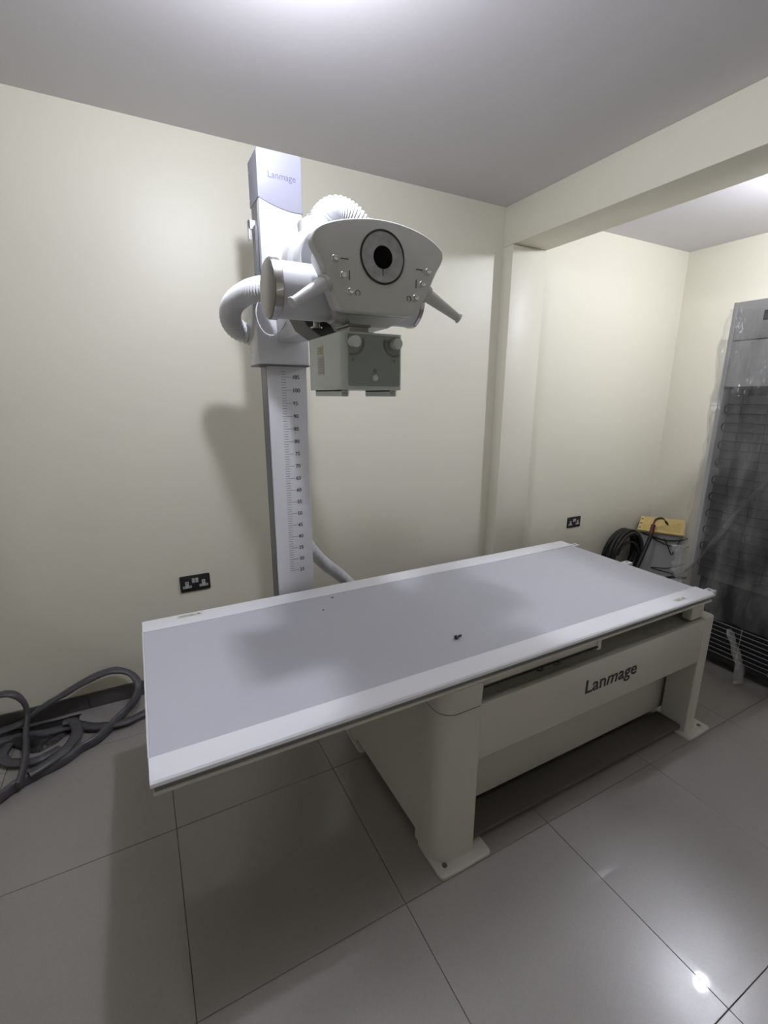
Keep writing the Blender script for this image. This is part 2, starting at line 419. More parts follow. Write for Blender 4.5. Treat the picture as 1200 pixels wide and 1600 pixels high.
# taper the cap slightly towards its foot
for v in q.verts:
    if v.co.z < .6: v.co.x = BX0+.075+(v.co.x-BX0-.075)*.96; v.co.y = BY0+.05+(v.co.y-BY0-.05)*.95
pc = link('post_cap', q, 'cream_enamel', T)
q = BM(); column_prism(q, rrect(BX0, BX0+.146, BY0-.002, BY0+.11, [.010, .01, .01, .055], 8), AZ-.001, AZ+.0038); link('cap_shade_strip', q, 'dark_grey', pc)  # thin dark strip standing in for the shade line under the post cap
q = BM(); box(q, 1.845, 1.935, BY0+.02, BY0+.06, AZ+.004, .672, .004); box(q, 1.915, 1.930, BY0+.05, BY1-.02, AZ+.004, .672, .002); link('end_support', q, 'cream_enamel', T)
q = BM(); box(q, BX0+.155, 1.242, BY0+.004, BY0+.020, .640, .664, .002); up = link('brake_strip', q, 'cream_enamel', T)
q = BM(); box(q, BX0+.155, 1.225, BY0-.002, BY0+.004, .6350, .6385); link('brake_bar', q, 'black', up)
q = BM(); box(q, 1.222, 1.242, BY0+.0, BY0+.022, .624, .662, .002); link('end_stop', q, 'cream_enamel', up)
for x in (.935, 1.01):
    q = BM(); tube(q, catmull([(x-.012, BY0-.004, .633), (x-.004, BY0-.012, .637), (x+.008, BY0-.012, .641), (x+.012, BY0-.003, .636)], 5), .0035, 8); link('clip', q, 'black', up)
for x, y in ((.02, TY0+.06), (.28, TY0+.06)):
    q = BM(); box(q, x-.03, x+.035, y-.03, y+.03, TZ-.044, TZ-.033, .002); link('under_clamp', q, 'cream_enamel', T)
lettering('lettering', ap, 1.188, BY0+.0012, .455, .078, .293, 'ink', .012)['label'] = 'dark brand lettering'
# loose screw lying on the table top
t = tag(link('screw', (lambda q: (lathe(q, (.735, -1.288, TZ+.004), (1, .15, 0), [(0, 0), (.0075, 0), (.0075, .006), (.004, .006), (.004, .026), (0, .026)], 12), q)[1])(BM()), 'black'), 'tiny loose black screw lying on the grey table top', 'screw')

# ---------------------------------------------------------------- tube stand
K = thing('xray_tube_stand', 'white floor-standing x-ray tube stand with ruler column behind the table', 'x-ray stand', (.386, -.55, 0))
CX0, CX1, CY0, CY1 = .308, .464, -.6075, -.505
cb = BM()
box(cb, CX0, CX1, CY0, CY0+.022, .012, 2.20, .0015, 1)
box(cb, CX0+.006, CX1-.006, CY0+.022, CY1-.018, .012, 2.20)
box(cb, CX0, CX1, CY1-.018, CY1, .012, 2.20, .0015, 1)
col = link('column', cb, 'alu_face', K)
bx('side_channel', 'anodised', col, CX0-.0015, CX0+.0065, CY0+.012, CY1-.010, .02, 2.19)
bx('side_channel', 'black', col, CX1-.0065, CX1+.0015, CY0+.012, CY1-.010, .02, 2.19)
bx('floor_plate', 'mid_grey', K, .24, .53, -.645, -.42, 0.0005, .012, .002)
# scale: a tick per centimetre, figures every five
q = BM(); z0 = .5288; yf = CY0-.0004
for n in range(25, 108):
    L_ = .040 if n % 5 == 0 else .018
    box(q, .361, .361+L_, yf, CY0+.0004, z0+n/100-.0006, z0+n/100+.0006)
    if n % 5 == 0 and n < 106:
        tbm = text_bm(str(n), .021, 0, .0002); merge(q, tbm, 0, RXZ(.4035, yf, z0+n/100-.0072))
link('scale_marks', q, 'ink', col, None)
# column top: white cover and lavender cap with a curved lower edge
bx('upper_cover', 'white_enamel', K, CX0-.001, CX1-.001, CY0-.013, CY1+.002, 1.95, 2.19, .004)
capY = CY0-.0165
q = BM(); n = 14
P = [(CX0-.003+.004, 2.331), (CX0-.003, 2.325), (CX0-.003, 2.180)]
arc = [(CX0-.003+(CX1-CX0+.004)*k/n, 2.180-.040*math.sin(PI*.5*k/n)**1.0*(1-.25*(k/n))) for k in range(1, n+1)]
P += arc+[(CX1+.001, 2.325), (CX1-.003, 2.331)]
prism_y(q, P, capY, CY1+.006, .003, 2)
cap = link('column_cap', q, 'cap_lavender', K)
lettering('lettering', cap, .343, capY-.0002, 2.246, .030, .100, 'ink_blue', .006)['label'] = 'grey-blue brand lettering'
for z_ in (2.20, 2.29):
    q = BM(); lathe(q, (CX0-.003, CY1-.008, z_), (-1, 0, 0), [(0, 0), (.004, 0), (.003, .002), (0, .002)], 10); link('cap_screw', q, 'chrome', cap)
# bracket and cover strip on the column's left flank
q = BM(); box(q, CX0-.026, CX0+.004, -.556, -.548, 2.095, 2.125, .001, 1); box(q, CX0-.026, CX0-.020, -.556, -.535, 2.060, 2.125, .001, 1)
br = link('cable_bracket', q, 'white_enamel', K)
q = BM(); box(q, CX0-.012, CX0-.002, -.590, -.545, 1.80, 2.100); link('cover_strip', q, 'anodised', K)
# carriage
CA = bx('carriage', 'white_enamel', K, .272, .468, -.634, -.505, 1.622, 1.87, .004)
q = BM()
for dy, dz in ((0, 0), (.012, -.004), (.006, -.022), (.018, .012)): cyl(q, (.272, -.530+dy, 1.672+dz), (-1, 0, 0), .0028, .0006, 10)
link('screw_holes', q, 'mid_grey', CA)
q = BM(); box(q, .270, .470, -.636, -.503, 1.618, 1.6225); link('bottom_lip', q, 'dark_grey', CA)
# arm
bx('arm', 'white_enamel', K, .345, .437, -1.02, -.632, 1.703, 1.84, .006)
bx('arm_tube', 'white_enamel', K, .355, .427, -1.15, -1.0, 1.715, 1.83, .006)
q = BM()
P = [(.285, 1.735), (.305, 1.700), (.350, 1.672), (.445, 1.690), (.47, 1.735), (.45, 1.78), (.31, 1.78)]
prism_y(q, P, -1.10, -.985, .002, 1); hb = link('rotation_block', q, 'dark_grey', K)
q = BM(); lathe(q, (.330, -1.105, 1.705), (0, 0, -1), [(0, -.03), (.012, -.03), (.012, .006), (.018, .006), (.018, .010), (0, .010)], 20); link('lock_bolt', q, 'steel', hb)
# tube housing (axis along x)
TYA, TZA = -1.20, 1.768
q = BM(); A = (0, TYA, TZA)
lathe(q, (.190, TYA, TZA), (1, 0, 0), [(0, 0), (.066, 0), (.0675, .003), (.0675, .120), (.066, .135), (.060, .140), (.060, .150)], 56)
lathe(q, (.335, TYA, TZA), (1, 0, 0), [(.058, 0), (.070, .002), (.072, .006), (.072, .026), (.070, .030), (.058, .032)], 56)
lathe(q, (.365, TYA, TZA), (1, 0, 0), [(.058, 0), (.062, .004), (.064, .215), (.058, .218)], 56)
TH = link('tube_housing', q, 'white_enamel', K, 35)
q = BM(); lathe(q, (.166, TYA, TZA), (1, 0, 0), [(0, .0005), (.064, .0005), (.0695, .004), (.0705, .008), (.0705, .026), (.066, .028)], 56); e = link('end_cap', q, 'steel_side', TH, 35); e['label'] = 'brushed metal end cap'
q = BM(); lathe(q, (.1725, TYA, TZA), (1, 0, 0), [(.0712, 0), (.0716, .002), (.0716, .018), (.0705, .0195)], 56); link('cap_band', q, 'steel', TH, 35)
q = BM(); lathe(q, (.580, TYA, TZA), (1, 0, 0), [(.058, 0), (.0665, .002), (.0665, .012), (.060, .016), (0, .016)], 56); link('end_cap', q, 'steel', TH, 35)
q = BM()
for a in (-.10,): box(q, .346, .356, TYA-.0735, TYA-.068, TZA-.037, TZA-.025)
link('label_slot', q, 'black', TH)
q = BM(); lathe(q, (.332, -1.085, 1.848), (0, -1, 0), [(0, 0), (.085, 0), (.094, .006), (.096, .05), (.092, .062), (.083, .068), (.080, .070), (.080, .118), (.077, .120), (.073, .118), (.072, .085), (0, .083)], 64); link('hub', q, 'white_enamel', TH, 35)
q = BM(); lathe(q, (.345, -1.09, 1.90), Vector((-.06, .25, 1)), [(0, 0), (.052, 0), (.048, .03), (.044, .06), (.044, .075), (0, .075)], 36); link('cable_horn', q, 'white_enamel', TH, 35)
q = BM(); lathe(q, (.518, TYA+.045, TZA+.018), Vector((-.05, .38, 1)), [(0, 0), (.058, 0), (.056, .03), (.046, .075), (.040, .085), (.040, .130), (0, .130)], 40); link('cable_horn', q, 'white_enamel', TH, 35)
# central yoke between the arm and the tube: a round hub with a flared collar
q = BM(); lathe(q, (.386, -1.155, 1.785), (0, 1, 0), [(0, -.10), (.088, -.10), (.094, -.09), (.094, -.03), (.080, -.01), (.072, .04), (.060, .05), (0, .05)], 56); link('yoke', q, 'white_enamel', TH, 35)
# tube port and flange above the collimator
q = BM(); prism_y(q, [(.355, 1.716), (.535, 1.716), (.505, 1.702), (.478, 1.688), (.375, 1.688)], -1.262, -1.13, .002, 1); link('tube_port', q, 'panel_enamel', TH)
q = BM(); box(q, .350, .415, -1.285, -1.20, 1.683, 1.689, .001, 1); box(q, .356, .410, -1.28, -1.20, 1.670, 1.683); box(q, .345, .420, -1.295, -1.16, 1.6615, 1.670, .001, 1); link('flange', q, 'steel_side', TH)
# collimator
LX0, LX1, LY0, LY1, LZ0, LZ1 = .303, .470, -1.352, -1.112, 1.524, 1.661
q = BM(); bb = bmesh.new()
P = rrect(LX0, LX1, LY0, LY1, [.004, .004, .004, .016], 5); column_prism(q, P, LZ0, LZ1, .003)
CO = link('collimator', q, 'collimator_paint', K)
q = BM(); P = [(x, z) for x, z in rrect(LX0+.016, LX1-.006, LZ0+.010, LZ1-.005, [.004]*4, 3)]; prism_y(q, P, LY0-.0022, LY0+.001, .0008, 1); CF = link('control_face', q, 'glass_grey', CO)
CF['label'] = 'dark glossy front face with two knobs'
for kx, s in ((.331, 1), (.447, -1)):
    z_ = 1.637
    q = BM(); lathe(q, (kx, LY0-.002, z_), (0, -1, 0), [(0, 0), (.013, 0), (.013, .004), (.0135, .006), (.0135, .0195), (.0125, .021), (0, .021)], 32); lathe(q, (kx, LY0-.002, z_), (0, -1, 0), [(0, .0212), (.010, .0212), (.010, .0216), (0, .0216)], 24)
    link('knob', q, 'knob_white', CO)
    q = BM()
    for R1, R2 in ((.022, .0225), (.026, .032)):
        n = 24; a0, a1 = (-2.2, .35) if s > 0 else (-3.5, -.95)
        for k in range(n):
            aa, ab = a0+(a1-a0)*k/n, a0+(a1-a0)*(k+1)/n
            pts = [(kx+R*math.cos(a), z_+R*math.sin(a)) for R, a in ((R1, aa), (R2, aa), (R2, ab), (R1, ab))]
            if all(LX0+.017 < px < LX1-.007 and pz < LZ1-.006 for px, pz in pts):
                prism(q, [(px, LY0-.0027, pz) for px, pz in pts], (0, .0006, 0))
    box(q, kx-.003, kx+.003, LY0-.0029, LY0-.0022, z_-.044, z_-.038)
    link('knob_scale', q, 'glass_print', CF, None)
q = BM(); lathe(q, (.392, LY0-.002, 1.5535), (0, -1, 0), [(0, 0), (.0075, 0), (.0075, .003), (.006, .005), (0, .005)], 20); link('lamp_button', q, 'knob_white', CO)
q = BM(); lathe(q, (.392, LY0-.0022, 1.571), (0, -1, 0), [(.0025, 0), (.0025, .0006), (.0055, .0006), (.0055, 0)], 16); box(q, .391, .393, LY0-.003, LY0-.0022, 1.571, 1.573); link('lamp_symbol', q, 'glass_print', CF, None)
for x, fa, fb in ((.312, .028, .02), (.440, .008, .085)):
    q = BM(); box(q, x, x+.0025, LY0+fa, LY1-fb, LZ0-.016, LZ0, 0); box(q, x+.0155, x+.018, LY0+fa, LY1-fb, LZ0-.016, LZ0, 0); box(q, x, x+.018, LY0+fa, LY1-fb, LZ0-.003, LZ0)
    for k in range(4): box(q, x-.001, x+.019, LY0+fa-.0035, LY0+fa, LZ0-.015+k*.0038, LZ0-.013+k*.0038)
    link('accessory_rail', q, 'collimator_paint', CO, None)
q = BM(); box(q, LX0-.0007, LX0+.0004, -1.225, -1.180, 1.615, 1.638); s1 = link('warning_sticker', q, 'sticker_yellow', CO)
q = BM()
for k in range(3): box(q, LX0-.0010, LX0-.0006, -1.218, -1.19, 1.619+k*.006, 1.6215+k*.006)
link('sticker_print', q, 'mid_grey', s1)
q = BM(); box(q, LX0-.0007, LX0+.0004, -1.228, -1.182, 1.565, 1.611); s1 = link('rating_sticker', q, 'sticker_pink', CO)
q = BM()
for k in range(6): box(q, LX0-.0010, LX0-.0006, -1.221, -1.19-.003*(k % 2), 1.570+k*.0065, 1.5715+k*.0065)
link('sticker_print', q, 'mid_grey', s1)
# control panel
PYF = -1.40
PO = [(.234, 1.862), (.255, 1.873), (.289, 1.884), (.333, 1.893), (.378, 1.898), (.428, 1.897), (.485, 1.888), (.524, 1.874), (.547, 1.861), (.557, 1.848), (.556, 1.832), (.537, 1.801), (.520, 1.765), (.505, 1.738), (.490, 1.712), (.476, 1.700), (.431, 1.698), (.372, 1.698), (.300, 1.698), (.283, 1.706), (.270, 1.732), (.254, 1.764), (.237, 1.801), (.222, 1.824), (.219, 1.838), (.224, 1.852)]
def smooth_outline(P, n=4): return [(v.x, v.y) for v in catmull([(x, z, 0) for x, z in P], n, True)]
PS = smooth_outline(PO, 3)
q = BM(); prism_y(q, PS, PYF, PYF+.028, .004, 3); PN = link('control_panel', q, 'panel_enamel', K, 35); PN['label'] = 'grey-white fan-shaped control panel with round dial'
q = BM(); prism_y(q, [(.400+(x-.400)*.87, 1.80+(z-1.80)*.94) for x, z in PS], PYF+.026, PYF+.135, .002, 2, 0, .86); link('panel_back', q, 'white_enamel', K, 35)
DX, DZ = .389, 1.820
q = BM(); lathe(q, (DX, PYF-.0005, DZ), (0, -1, 0), [(.0535, 0), (.0535, .002), (.0555, .003), (.0580, .002), (.0580, 0)], 64); link('dial_ring', q, 'black', PN, 35)
q = BM(); lathe(q, (DX, PYF-.0005, DZ), (0, -1, 0), [(.0535, .0012), (.030, .0003), (.0245, .0002), (.0245, .0006), (0, .0006)], 64); link('dial_face', q, 'dial_face', PN, 35)
q = BM(); lathe(q, (DX, PYF-.0005, DZ), (0, -1, 0), [(0, .0014), (.0235, .0014), (.0245, .0012), (.0245, .0004)], 48); link('dial_hub', q, 'hole', PN, 35)
q = BM(); box(q, DX-.0009, DX+.0005, PYF-.0024, PYF-.001, DZ-.040, DZ-.024); link('dial_pointer', q, 'ink', PN, None)
for (x, z) in ((.270, 1.803), (.289, 1.771), (.306, 1.739), (.512, 1.803), (.496, 1.773), (.478, 1.741)):
    q = BM(); lathe(q, (x, PYF, z), (0, -1, 0), [(.0082, 0), (.0082, .002), (.0072, .003), (.0064, .0024), (.0062, .0058), (.0052, .0080), (.003, .0090), (0, .0093)], 24); link('push_button', q, 'chrome', PN, 35)
q = BM()
for s, x in ((1, .293), (-1, .489)):
    q = BM(); box(q, x-.0095, x+.0095, PYF-.0006, PYF+.0002, 1.8045, 1.8065); link('direction_mark', q, 'ink', PN, None)
for x in (.3045, .480):
    q = BM(); box(q, x-.0010, x+.0010, PYF-.0006, PYF+.0002, 1.7635, 1.7825); link('direction_mark', q, 'ink', PN, None)
for x in (.3245, .4605):
    n = 18; q = BM()
    for k in range(n):
        aa = -1.05+(2*PI-1.0)*k/n; ab = -1.05+(2*PI-1.0)*(k+1)/n
        prism(q, [(x+R*math.cos(a), PYF-.0006, 1.738+R*math.sin(a)) for R, a in ((.0050, aa), (.0064, aa), (.0064, ab), (.0050, ab))], (0, .0008, 0))
    link('direction_mark', q, 'ink', PN, None)
for s in (-1, 1):
    base = Vector((.388+s*.139, PYF+.018, 1.754)); tip = Vector((.388+s*.222, PYF-.004, 1.703)); d = tip-base; L_ = d.length
    q = BM(); lathe(q, base, d, [(0, 0), (.0160, 0), (.0155, .010), (.0098, L_-.008), (.0096, L_-.004), (.0120, L_-.004), (.0124, L_-.001), (.0110, L_+.001), (0, L_+.001)], 28); link('handle', q, 'white_enamel' if s < 0 else 'panel_enamel', PN, 35)
    q = BM(); lathe(q, base-d.normalized()*.010, d, [(0, 0), (.0190, 0), (.0205, .004), (.0190, .011), (.0155, .013), (0, .013)], 28); link('handle_socket', q, 'panel_enamel', PN, 35)
# ribbed hoses
def ribbed(name, pts, r, parent, m='hose_white', pitch=.009, flat=1.0, amp=.15):
    P = resample(catmull(pts, 16), pitch/4); q = BM()
    tube(q, P, r, 28, lambda i, n: (1, 1+amp*.6, 1+amp, 1+amp*.6)[i % 4]-amp*.5, flat)
    return link(name, q, m, parent, 60)
ribbed('ribbed_hose', [(.572, -1.02, 1.86), (.560, -1.01, 1.93), (.528, -1.00, 1.99), (.488, -1.0, 2.030), (.438, -1.0, 2.040), (.400, -1.0, 2.012), (.384, -1.0, 1.97), (.376, -1.02, 1.92), (.37, -1.05, 1.87)], .041, K)
ribbed('ribbed_hose', [(.345, -.84, 1.835), (.300, -.785, 1.855), (.265, -.720, 1.862), (.241, -.640, 1.861), (.217, -.560, 1.846), (.208, -.500, 1.819), (.217, -.460, 1.786), (.248, -.430, 1.761), (.297, -.422, 1.748), (.373, -.425, 1.750), (.42, -.445, 1.73)], .037, K, 'hose_white', .0135, 1.0, .2)
ribbed('ribbed_hose', [(.41, -.44, 1.05), (.45, -.41, .95), (.505, -.38, .83), (.560, -.36, .745), (.625, -.34, .67), (.70, -.33, .60), (.80, -.32, .48), (.90, -.30, .30), (.95, -.28, .12), (.96, -.2, .04)], .029, K, 'hose_grey', .014, 1.0, .22)
ribbed('ribbed_hose', [(.42, -.455, 1.74), (.43, -.46, 1.5), (.42, -.46, 1.25), (.41, -.44, 1.05)], .026, K, 'hose_grey', .012)
q = BM(); tube(q, catmull([(.262, -.752, 1.83), (.245, -.752, 1.79), (.252, -.75, 1.745), (.275, -.75, 1.716), (.305, -.75, 1.714), (.335, -.75, 1.738), (.352, -.76, 1.775), (.353, -.78, 1.80)], 8), .0022, 8); link('signal_cable', q, 'hose_grey', K)
# clear bag bunched at the root of the upper hose
q = BM(); P = [(.338, -1.04, 1.885), (.336, -1.02, 1.92), (.338, -1.0, 1.96), (.350, -1.0, 1.995), (.362, -1.0, 2.018)]
for k, p in enumerate(P): pass
tube(q, catmull(P, 5), .014, 10, lambda i, n: .5+.8*math.sin(PI*(.15+.8*i/n))+.25*math.sin(i*2.1), .5); link('clear_bag', q, 'film_clear', K)

# ---------------------------------------------------------------- double sockets
def socket(x, z, label):
    t = thing('double_socket', label, 'socket', (x+.073, 0, z+.043), 'black double sockets')
    q = BM(); P = rrect(x, x+.146, z, z+.086, [.007]*4, 4); prism_y(q, P, -.007, .0005, .002, 2); link('face_plate', q, 'socket_black', t)
    for sx in (x+.033, x+.113):
        q = BM(); P = [(sx-.021, z+.020), (sx+.021, z+.020), (sx+.021, z+.033), (sx+.0085, z+.033), (sx+.0085, z+.056), (sx-.0085, z+.056), (sx-.0085, z+.033), (sx-.021, z+.033)]
        prism_y(q, P, -.0078, -.0065); s = link('socket_insert', q, 'socket_grey', t, None)
        q = BM()
        box(q, sx-.0022, sx+.0022, -.0082, -.0076, z+.043, z+.0505)
        for d_ in (-.0125, .0125): box(q, sx+d_-.0042, sx+d_+.0042, -.0082, -.0076, z+.0250, z+.0282)
        link('pin_slots', q, 'black', s, None)
    for sx in (x+.0645, x+.0815):
        q = BM(); prism(q, [(sx-.0068, -.0065, z+.046), (sx-.0068, -.0085, z+.046), (sx-.0068, -.0120, z+.070), (sx-.0068, -.0065, z+.070)], (.0136, 0, 0)); link('rocker_switch', q, 'socket_grey', t, None)
    return t
socket(-.0466, .5202, 'black double socket with grey inserts on the wall left of the stand column')
socket(2.7692, .4973, 'black double socket on the alcove wall beyond the far end of the table')

# ---------------------------------------------------------------- grey wrapped cables on the floor, left
def wrapcable(label, pts, r=.023, flat=.52, parent=None):
    P = resample(catmull(pts, 14), .008); q = BM(); ph = random.random()*6
    tube(q, P, r, 14, lambda i, n: 1+.10*math.sin(i*.11+ph)+.05*math.sin(i*.47+ph)+.035*random.uniform(-1, 1), flat)
    for v in q.verts:
        if v.co.z < .002: v.co.z = .002
        if v.co.y > -.004: v.co.y = -.004
    return tag(link('wrapped_cable', q, 'cable_wrap', None, 60), label, 'cable', 'grey wrapped cables on the floor')
wrapcable('grey plastic-wrapped cable arching up against the wall beside the table end', [(-.86, -.06, .03), (-.76, -.06, .05), (-.69, -.065, .10), (-.593, -.066, .146), (-.484, -.062, .190), (-.390, -.06, .205), (-.318, -.07, .175), (-.285, -.13, .14), (-.300, -.16, .09), (-.345, -.18, .05), (-.40, -.225, .027), (-.46, -.30, .024), (-.525, -.335, .022), (-.58, -.385, .022), (-.662, -.415, .022), (-.728, -.45, .022), (-.79, -.51, .022), (-.90, -.60, .022)], .024)
wrapcable('grey wrapped cable running along the floor by the dark skirting', [(-.14, -.15, .022), (-.275, -.204, .022), (-.369, -.235, .024), (-.474, -.205, .022), (-.566, -.155, .026), (-.66, -.15, .022), (-.744, -.13, .024), (-.85, -.12, .022), (-1.0, -.16, .02)], .024)
wrapcable('short grey wrapped cable bent down from the floor run toward the camera', [(-.60, -.150, .05), (-.563, -.160, .052), (-.545, -.21, .05), (-.541, -.272, .048), (-.575, -.345, .045), (-.62, -.40, .05), (-.69, -.44, .045)], .022)
wrapcable('small grey wrapped cable hoop standing at the left picture edge', [(-.93, -.10, .12), (-.87, -.095, .21), (-.811, -.095, .232), (-.764, -.095, .215), (-.738, -.09, .16), (-.735, -.10, .10), (-.735, -.17, .06), (-.722, -.25, .055), (-.712, -.341, .05), (-.704, -.42, .06), (-.715, -.48, .04)], .022)
wrapcable('grey wrapped cable curl lying flat on the floor inside the loops', [(-.80, -.16, .02), (-.815, -.215, .02), (-.79, -.275, .02), (-.740, -.310, .02), (-.680, -.328, .022), (-.630, -.305, .022), (-.60, -.28, .02)], .020)
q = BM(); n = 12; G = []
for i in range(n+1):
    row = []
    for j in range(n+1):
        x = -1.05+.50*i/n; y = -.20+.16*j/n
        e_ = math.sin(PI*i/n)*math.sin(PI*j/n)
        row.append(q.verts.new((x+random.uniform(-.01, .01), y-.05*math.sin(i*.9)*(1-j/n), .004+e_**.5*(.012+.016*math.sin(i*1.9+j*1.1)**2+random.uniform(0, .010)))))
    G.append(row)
for i in range(n):
    for j in range(n): q.faces.new((G[i][j], G[i+1][j], G[i+1][j+1], G[i][j+1]))
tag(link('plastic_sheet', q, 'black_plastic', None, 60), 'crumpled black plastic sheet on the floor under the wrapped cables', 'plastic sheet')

# ---------------------------------------------------------------- black cable coil and the board in the alcove corner
t = thing('cable_coil', 'black cable coil leaning on the alcove wall with a lead reaching the yellow board', 'cable', (3.36, -.09, 0))
for k in range(7):
    q = BM(); R_ = .205-.007*(k % 4)+random.uniform(-.006, .006); cx = 3.375+random.uniform(-.012, .012); yy = -.045-.016*k
    P = [(cx+R_*.95*math.cos(a), yy-.01*math.sin(a)+.012*math.sin(2*a+k), .222+R_*math.sin(a)*(1+.02*math.sin(3*a+k))) for a in [2*PI*i/40 for i in range(40)]]
    tube(q, P, .0145, 10, closed=True); link('cable_turn', q, 'rubber', t, 60)
q = BM(); P = [(3.36+.14*math.cos(a), -.15, .20+.14*math.sin(a)) for a in [PI*(.05+.85*i/14) for i in range(15)]]; tube(q, P, .011, 10); link('cable_turn', q, 'rubber', t, 60)
q = BM(); tube(q, catmull([(3.368, -0.229, 0.101), (3.409, -0.229, 0.180), (3.459, -0.226, 0.263), (3.507, -0.221, 0.343), (3.538, -0.216, 0.407)], 8), .016, 12); link('lead', q, 'rubber', t, 60)
q = BM(); tube(q, [(3.537, -0.216, 0.402), (3.553, -0.210, 0.441), (3.568, -0.205, 0.476)], .017, 12); link('red_tape', q, 'red_wrap', t, 60)
for k in range(3):
    q = BM(); dd = (k-1)*.005; tube(q, catmull([(3.567, -0.205+dd, 0.470+dd), (3.587, -0.205+dd, 0.511+dd), (3.602, -0.229+dd, 0.531+dd), (3.624, -0.248+dd, 0.528+dd), (3.613, -0.278+dd, 0.509+dd)], 8), .0035, 8); link('wire_core', q, 'copper' if k == 0 else 'black', t)
q = BM(); lathe(q, (3.615, -0.268, 0.519), (.2, -.5, -.7), [(0, 0), (.007, 0), (.010, .018), (.007, .038), (0, .042)], 12); link('cable_lug', q, 'black', t)
q = BM(); prism(q, [(3.585, -.003, 0), (3.837, -.003, 0), (3.837, -.30, 0), (3.800, -.290, 0), (3.585, -.050, 0)], (0, 0, .375))
tag(link('corner_box', q, 'pale_grey', None, None), 'pale grey boxed-in corner under the yellow board in the alcove', 'box')
# board: leans across the corner
q = BM()
A, B_, Cc, D = Vector((3.690, -.015, .494)), Vector((3.836, -.305, .505)), Vector((3.800, -.341, .385)), Vector((3.545, -.085, .409))
nrm = (B_-A).cross(D-A).normalized()
prism(q, [A, B_, Cc, D], -nrm*.014 if nrm.y < 0 else nrm*.014)
bd = link('wooden_board', q, 'pine', None, None); tag(bd, 'small yellow wooden board fixed across the alcove corner above the cables', 'board')
for k in range(3):
    q = BM()
    c0 = A.lerp(D, .2+.3*k)+(B_-A)*.02; box(q, c0.x-.004, c0.x+.010, c0.y-.010, c0.y-.002, c0.z-.003, c0.z+.003)
    link('board_screw', q, 'dark_grey', bd)
for lab, P, r in (('thin black cable drooping just under the yellow board', [(3.60, -.10, .375), (3.66, -.16, .345), (3.73, -.24, .325), (3.80, -.31, .335), (3.83, -.35, .36)], .006),
                  ('lower of the two black cables drooping under the yellow board', [(3.64, -.13, .36), (3.70, -.20, .305), (3.76, -.28, .28), (3.83, -.37, .29)], .005),
                  ('thin black wire hanging in a V beneath the yellow board', [(3.72, -.22, .34), (3.745, -.25, .27), (3.765, -.275, .205), (3.785, -.29, .27), (3.80, -.31, .335)], .004),
                  ('black wire kinked low on the alcove wall beside the fridge', [(3.76, -.40, .16), (3.70, -.30, .10), (3.63, -.20, .085), (3.72, -.30, .055), (3.78, -.40, .03)], .005),
                  ('thick black cable end low on the floor beside the fridge', [(3.60, -.32, .018), (3.66, -.35, .045), (3.72, -.42, .055), (3.76, -.50, .05), (3.72, -.58, .018)], .012)):
    q = BM(); tube(q, catmull(P, 8), r, 8); tag(link('hanging_cable', q, 'rubber', None, 60), lab, 'cable', 'loose black cables in the corner')

# ---------------------------------------------------------------- upright fridge seen from behind, wrapped in film
FX, FY1, FY0 = 2.60, -1.030, -1.66
F = thing('display_fridge', 'tall dark upright fridge seen from behind at the right picture edge', 'fridge', (2.9, -1.35, 0))
q = BM(); box(q, FX+.06, FX+.66, FY0, FY1, .50, 1.565, .004); link('rear_wall', q, 'fridge_dark', F)
q = BM(); box(q, FX+.0, FX+.66, FY0, FY1, 1.790, 1.975, .004); link('top_housing', q, 'fridge_grey', F)
q = BM(); box(q, FX+.002, FX+.66, FY0, FY1, 1.562, 1.787, .003); link('upper_panel', q, 'fridge_grey', F)
q = BM(); box(q, FX-.004, FX+.66, FY1-.022, FY1+.002, .10, 1.975, .004); link('corner_trim', q, 'fridge_grey', F)
q = BM(); box(q, FX+.02, FX+.66, FY0, FY0+.02, .10, 1.56, .004); link('corner_trim', q, 'fridge_grey', F)
q = BM(); box(q, FX+.10, FX+.66, FY0+.01, FY1-.022, .09, .52); link('compressor_bay', q, 'fridge_black', F)
q = BM(); box(q, FX+.0, FX+.66, FY0, FY1, .075, .105, .003); link('base_pan', q, 'fridge_black', F)
q = BM(); box(q, FX-.004, FX+.0, FY0+.02, FY1-.02, 1.548, 1.563); link('panel_lip', q, 'black', F)
q = BM(); box(q, FX-.003, FX+.002, -1.205, -1.17, 1.875, 1.92); link('rating_plate', q, 'black', F)
for (x, y) in ((FX+.05, FY0+.06), (FX+.05, FY1-.06), (FX+.60, FY0+.06), (FX+.60, FY1-.06)):
    q = BM(); lathe(q, (x, y, .0005), (0, 0, 1), [(0, 0), (.020, 0), (.020, .012), (.010, .014), (.010, .08), (0, .08)], 14); link('foot', q, 'fridge_black', F)
# condenser: serpentine tube
P = []; nrow = 21; z_ = 1.520; pit = .0475
for k in range(nrow):
    zz = z_-k*pit; ya, yb = (FY0+.06, FY1-.045) if k % 2 else (FY1-.045, FY0+.06)
    m_ = 14
    P += [Vector((FX+.030, ya+(yb-ya)*i/m_, zz)) for i in range(m_+1)]
    s = 1 if yb > ya else -1
    if k < nrow-1: P += [Vector((FX+.030, yb+s*.020*math.sin(a), zz-pit/2+pit/2*math.cos(a))) for a in [PI*i/8 for i in range(1, 8)]]
q = BM(); tube(q, P, .0036, 8); link('condenser_coil', q, 'wire', F, 60)
for k in range(5):
    y = FY1-.10-k*.12
    q = BM(); tube(q, [(FX+.036, y, 1.545), (FX+.036, y, .55)], .002, 6); link('coil_support', q, 'wire', F, 60)
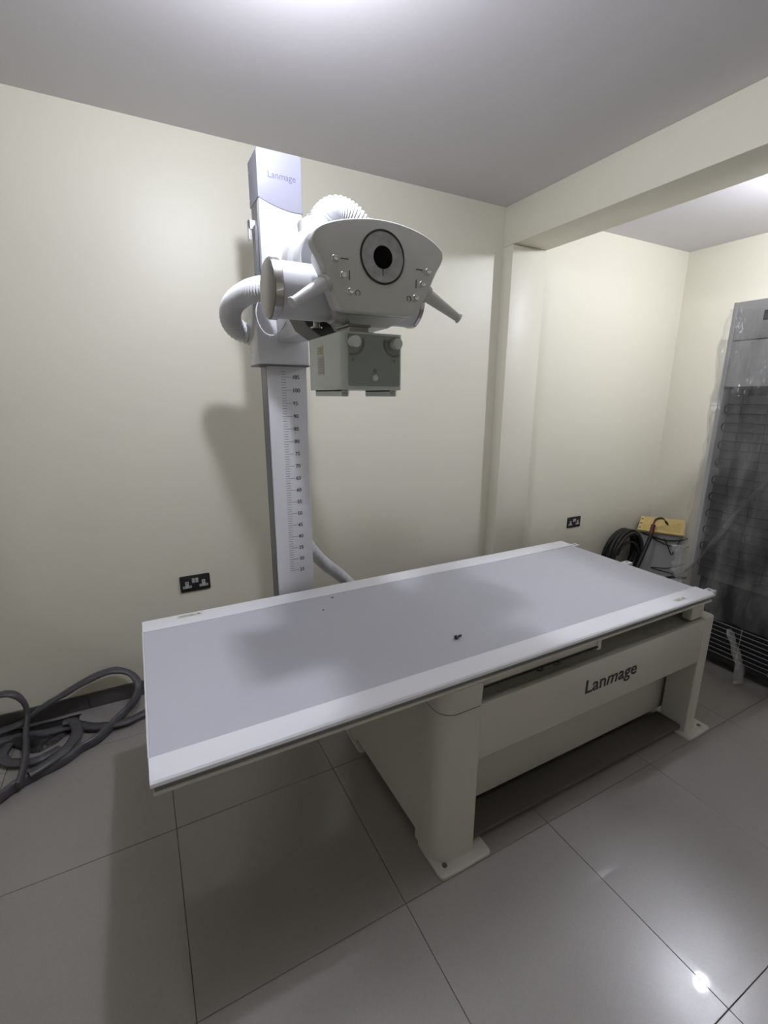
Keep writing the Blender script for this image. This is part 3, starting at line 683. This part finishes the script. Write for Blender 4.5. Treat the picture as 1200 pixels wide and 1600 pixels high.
# bottom wire guard
for k in range(8):
    q = BM(); zz = .115+k*.026; tube(q, [(FX-.01, FY0+.01, zz), (FX-.01, FY1-.01, zz)], .0022, 6); link('guard_wire', q, 'wire_light', F, 60)
for y in (FY1-.02, FY1-.17, FY1-.32, FY1-.47, FY0+.02):
    q = BM(); tube(q, [(FX-.006, y, .105), (FX-.006, y, .305)], .0022, 6); link('guard_wire', q, 'wire_light', F, 60)
q = BM(); lathe(q, (FX+.20, -1.40, .11), (0, 0, 1), [(0, 0), (.09, 0), (.10, .03), (.10, .12), (.07, .165), (0, .175)], 28); link('compressor', q, 'fridge_black', F)
# film
random.seed(3)
W = thing('plastic_wrap', 'clear crinkled plastic film wrapped around the tall fridge', 'plastic wrap', (FX-.02, -1.35, 0))
q = BM(); ny, nz = 36, 110; G = []
def fx(y, z):
    return FX-.030-.010*math.sin(y*31+z*4)-.008*math.sin(y*57+z*9+1)-.006*math.sin(z*17+y*9)-random.uniform(0, .004)
for i in range(ny+1):
    row = []
    for j in range(nz+1):
        y = FY1+.014+(FY0-.04-FY1-.014)*i/ny; z = .32+(1.94-.32)*j/nz
        flare = .045*max(0, (1.4-z))*(1 if i < 5 else 0)*(1-i/5)
        row.append(q.verts.new((fx(y, z), y+flare+(.008*math.sin(z*22)+.006*math.sin(z*51) if i < 3 else 0), z)))
    G.append(row)
for i in range(ny):
    for j in range(nz): q.faces.new((G[i][j], G[i+1][j], G[i+1][j+1], G[i][j+1]))
link('film_sheet', q, 'film', W, 80)
q = BM(); G = []
for i in range(13):
    row = []
    for j in range(61):
        x = FX-.02+.66*i/12; z = .36+(1.80-.36)*j/60
        row.append(q.verts.new((x, FY1+.02+.010*math.sin(x*23+z*7)+.008*math.sin(z*19)+.02*max(0, 1.4-z), z)))
    G.append(row)
for i in range(12):
    for j in range(60): q.faces.new((G[i][j], G[i+1][j], G[i+1][j+1], G[i][j+1]))
link('film_sheet', q, 'film', W, 80)
# long diagonal fold hanging across the back
q = BM(); P = catmull([(FX-.055, -1.66, 1.42), (FX-.06, -1.45, 1.22), (FX-.06, -1.30, 1.03), (FX-.055, -1.17, .77), (FX-.05, -1.06, .56), (FX-.05, -.99, .50)], 10)
tube(q, P, .048, 12, lambda i, n: 1.0+.15*math.sin(i*.5)-.6*i/n, .15); link('film_fold', q, 'film_fold', W, 80)
q = BM(); P = catmull([(FX-.055, -1.31, .30), (FX-.06, -1.35, .22), (FX-.055, -1.39, .12), (FX-.06, -1.40, .03)], 10)
tube(q, P, .016, 10, lambda i, n: 1+.6*math.sin(i*.35)**2+i/n*1.1, .4); link('film_fold', q, 'film_fold', W, 80)
q = BM(); P = catmull([(FX-.0, -.955, .66), (FX-.0, -.965, .56), (FX-.0, -.985, .45), (FX+.0, -.99, .36)], 10)
tube(q, P, .040, 12, lambda i, n: .8+.3*math.sin(i*.6)+.2*math.sin(i*1.9), .5); link('film_fold', q, 'film_fold', W, 80)
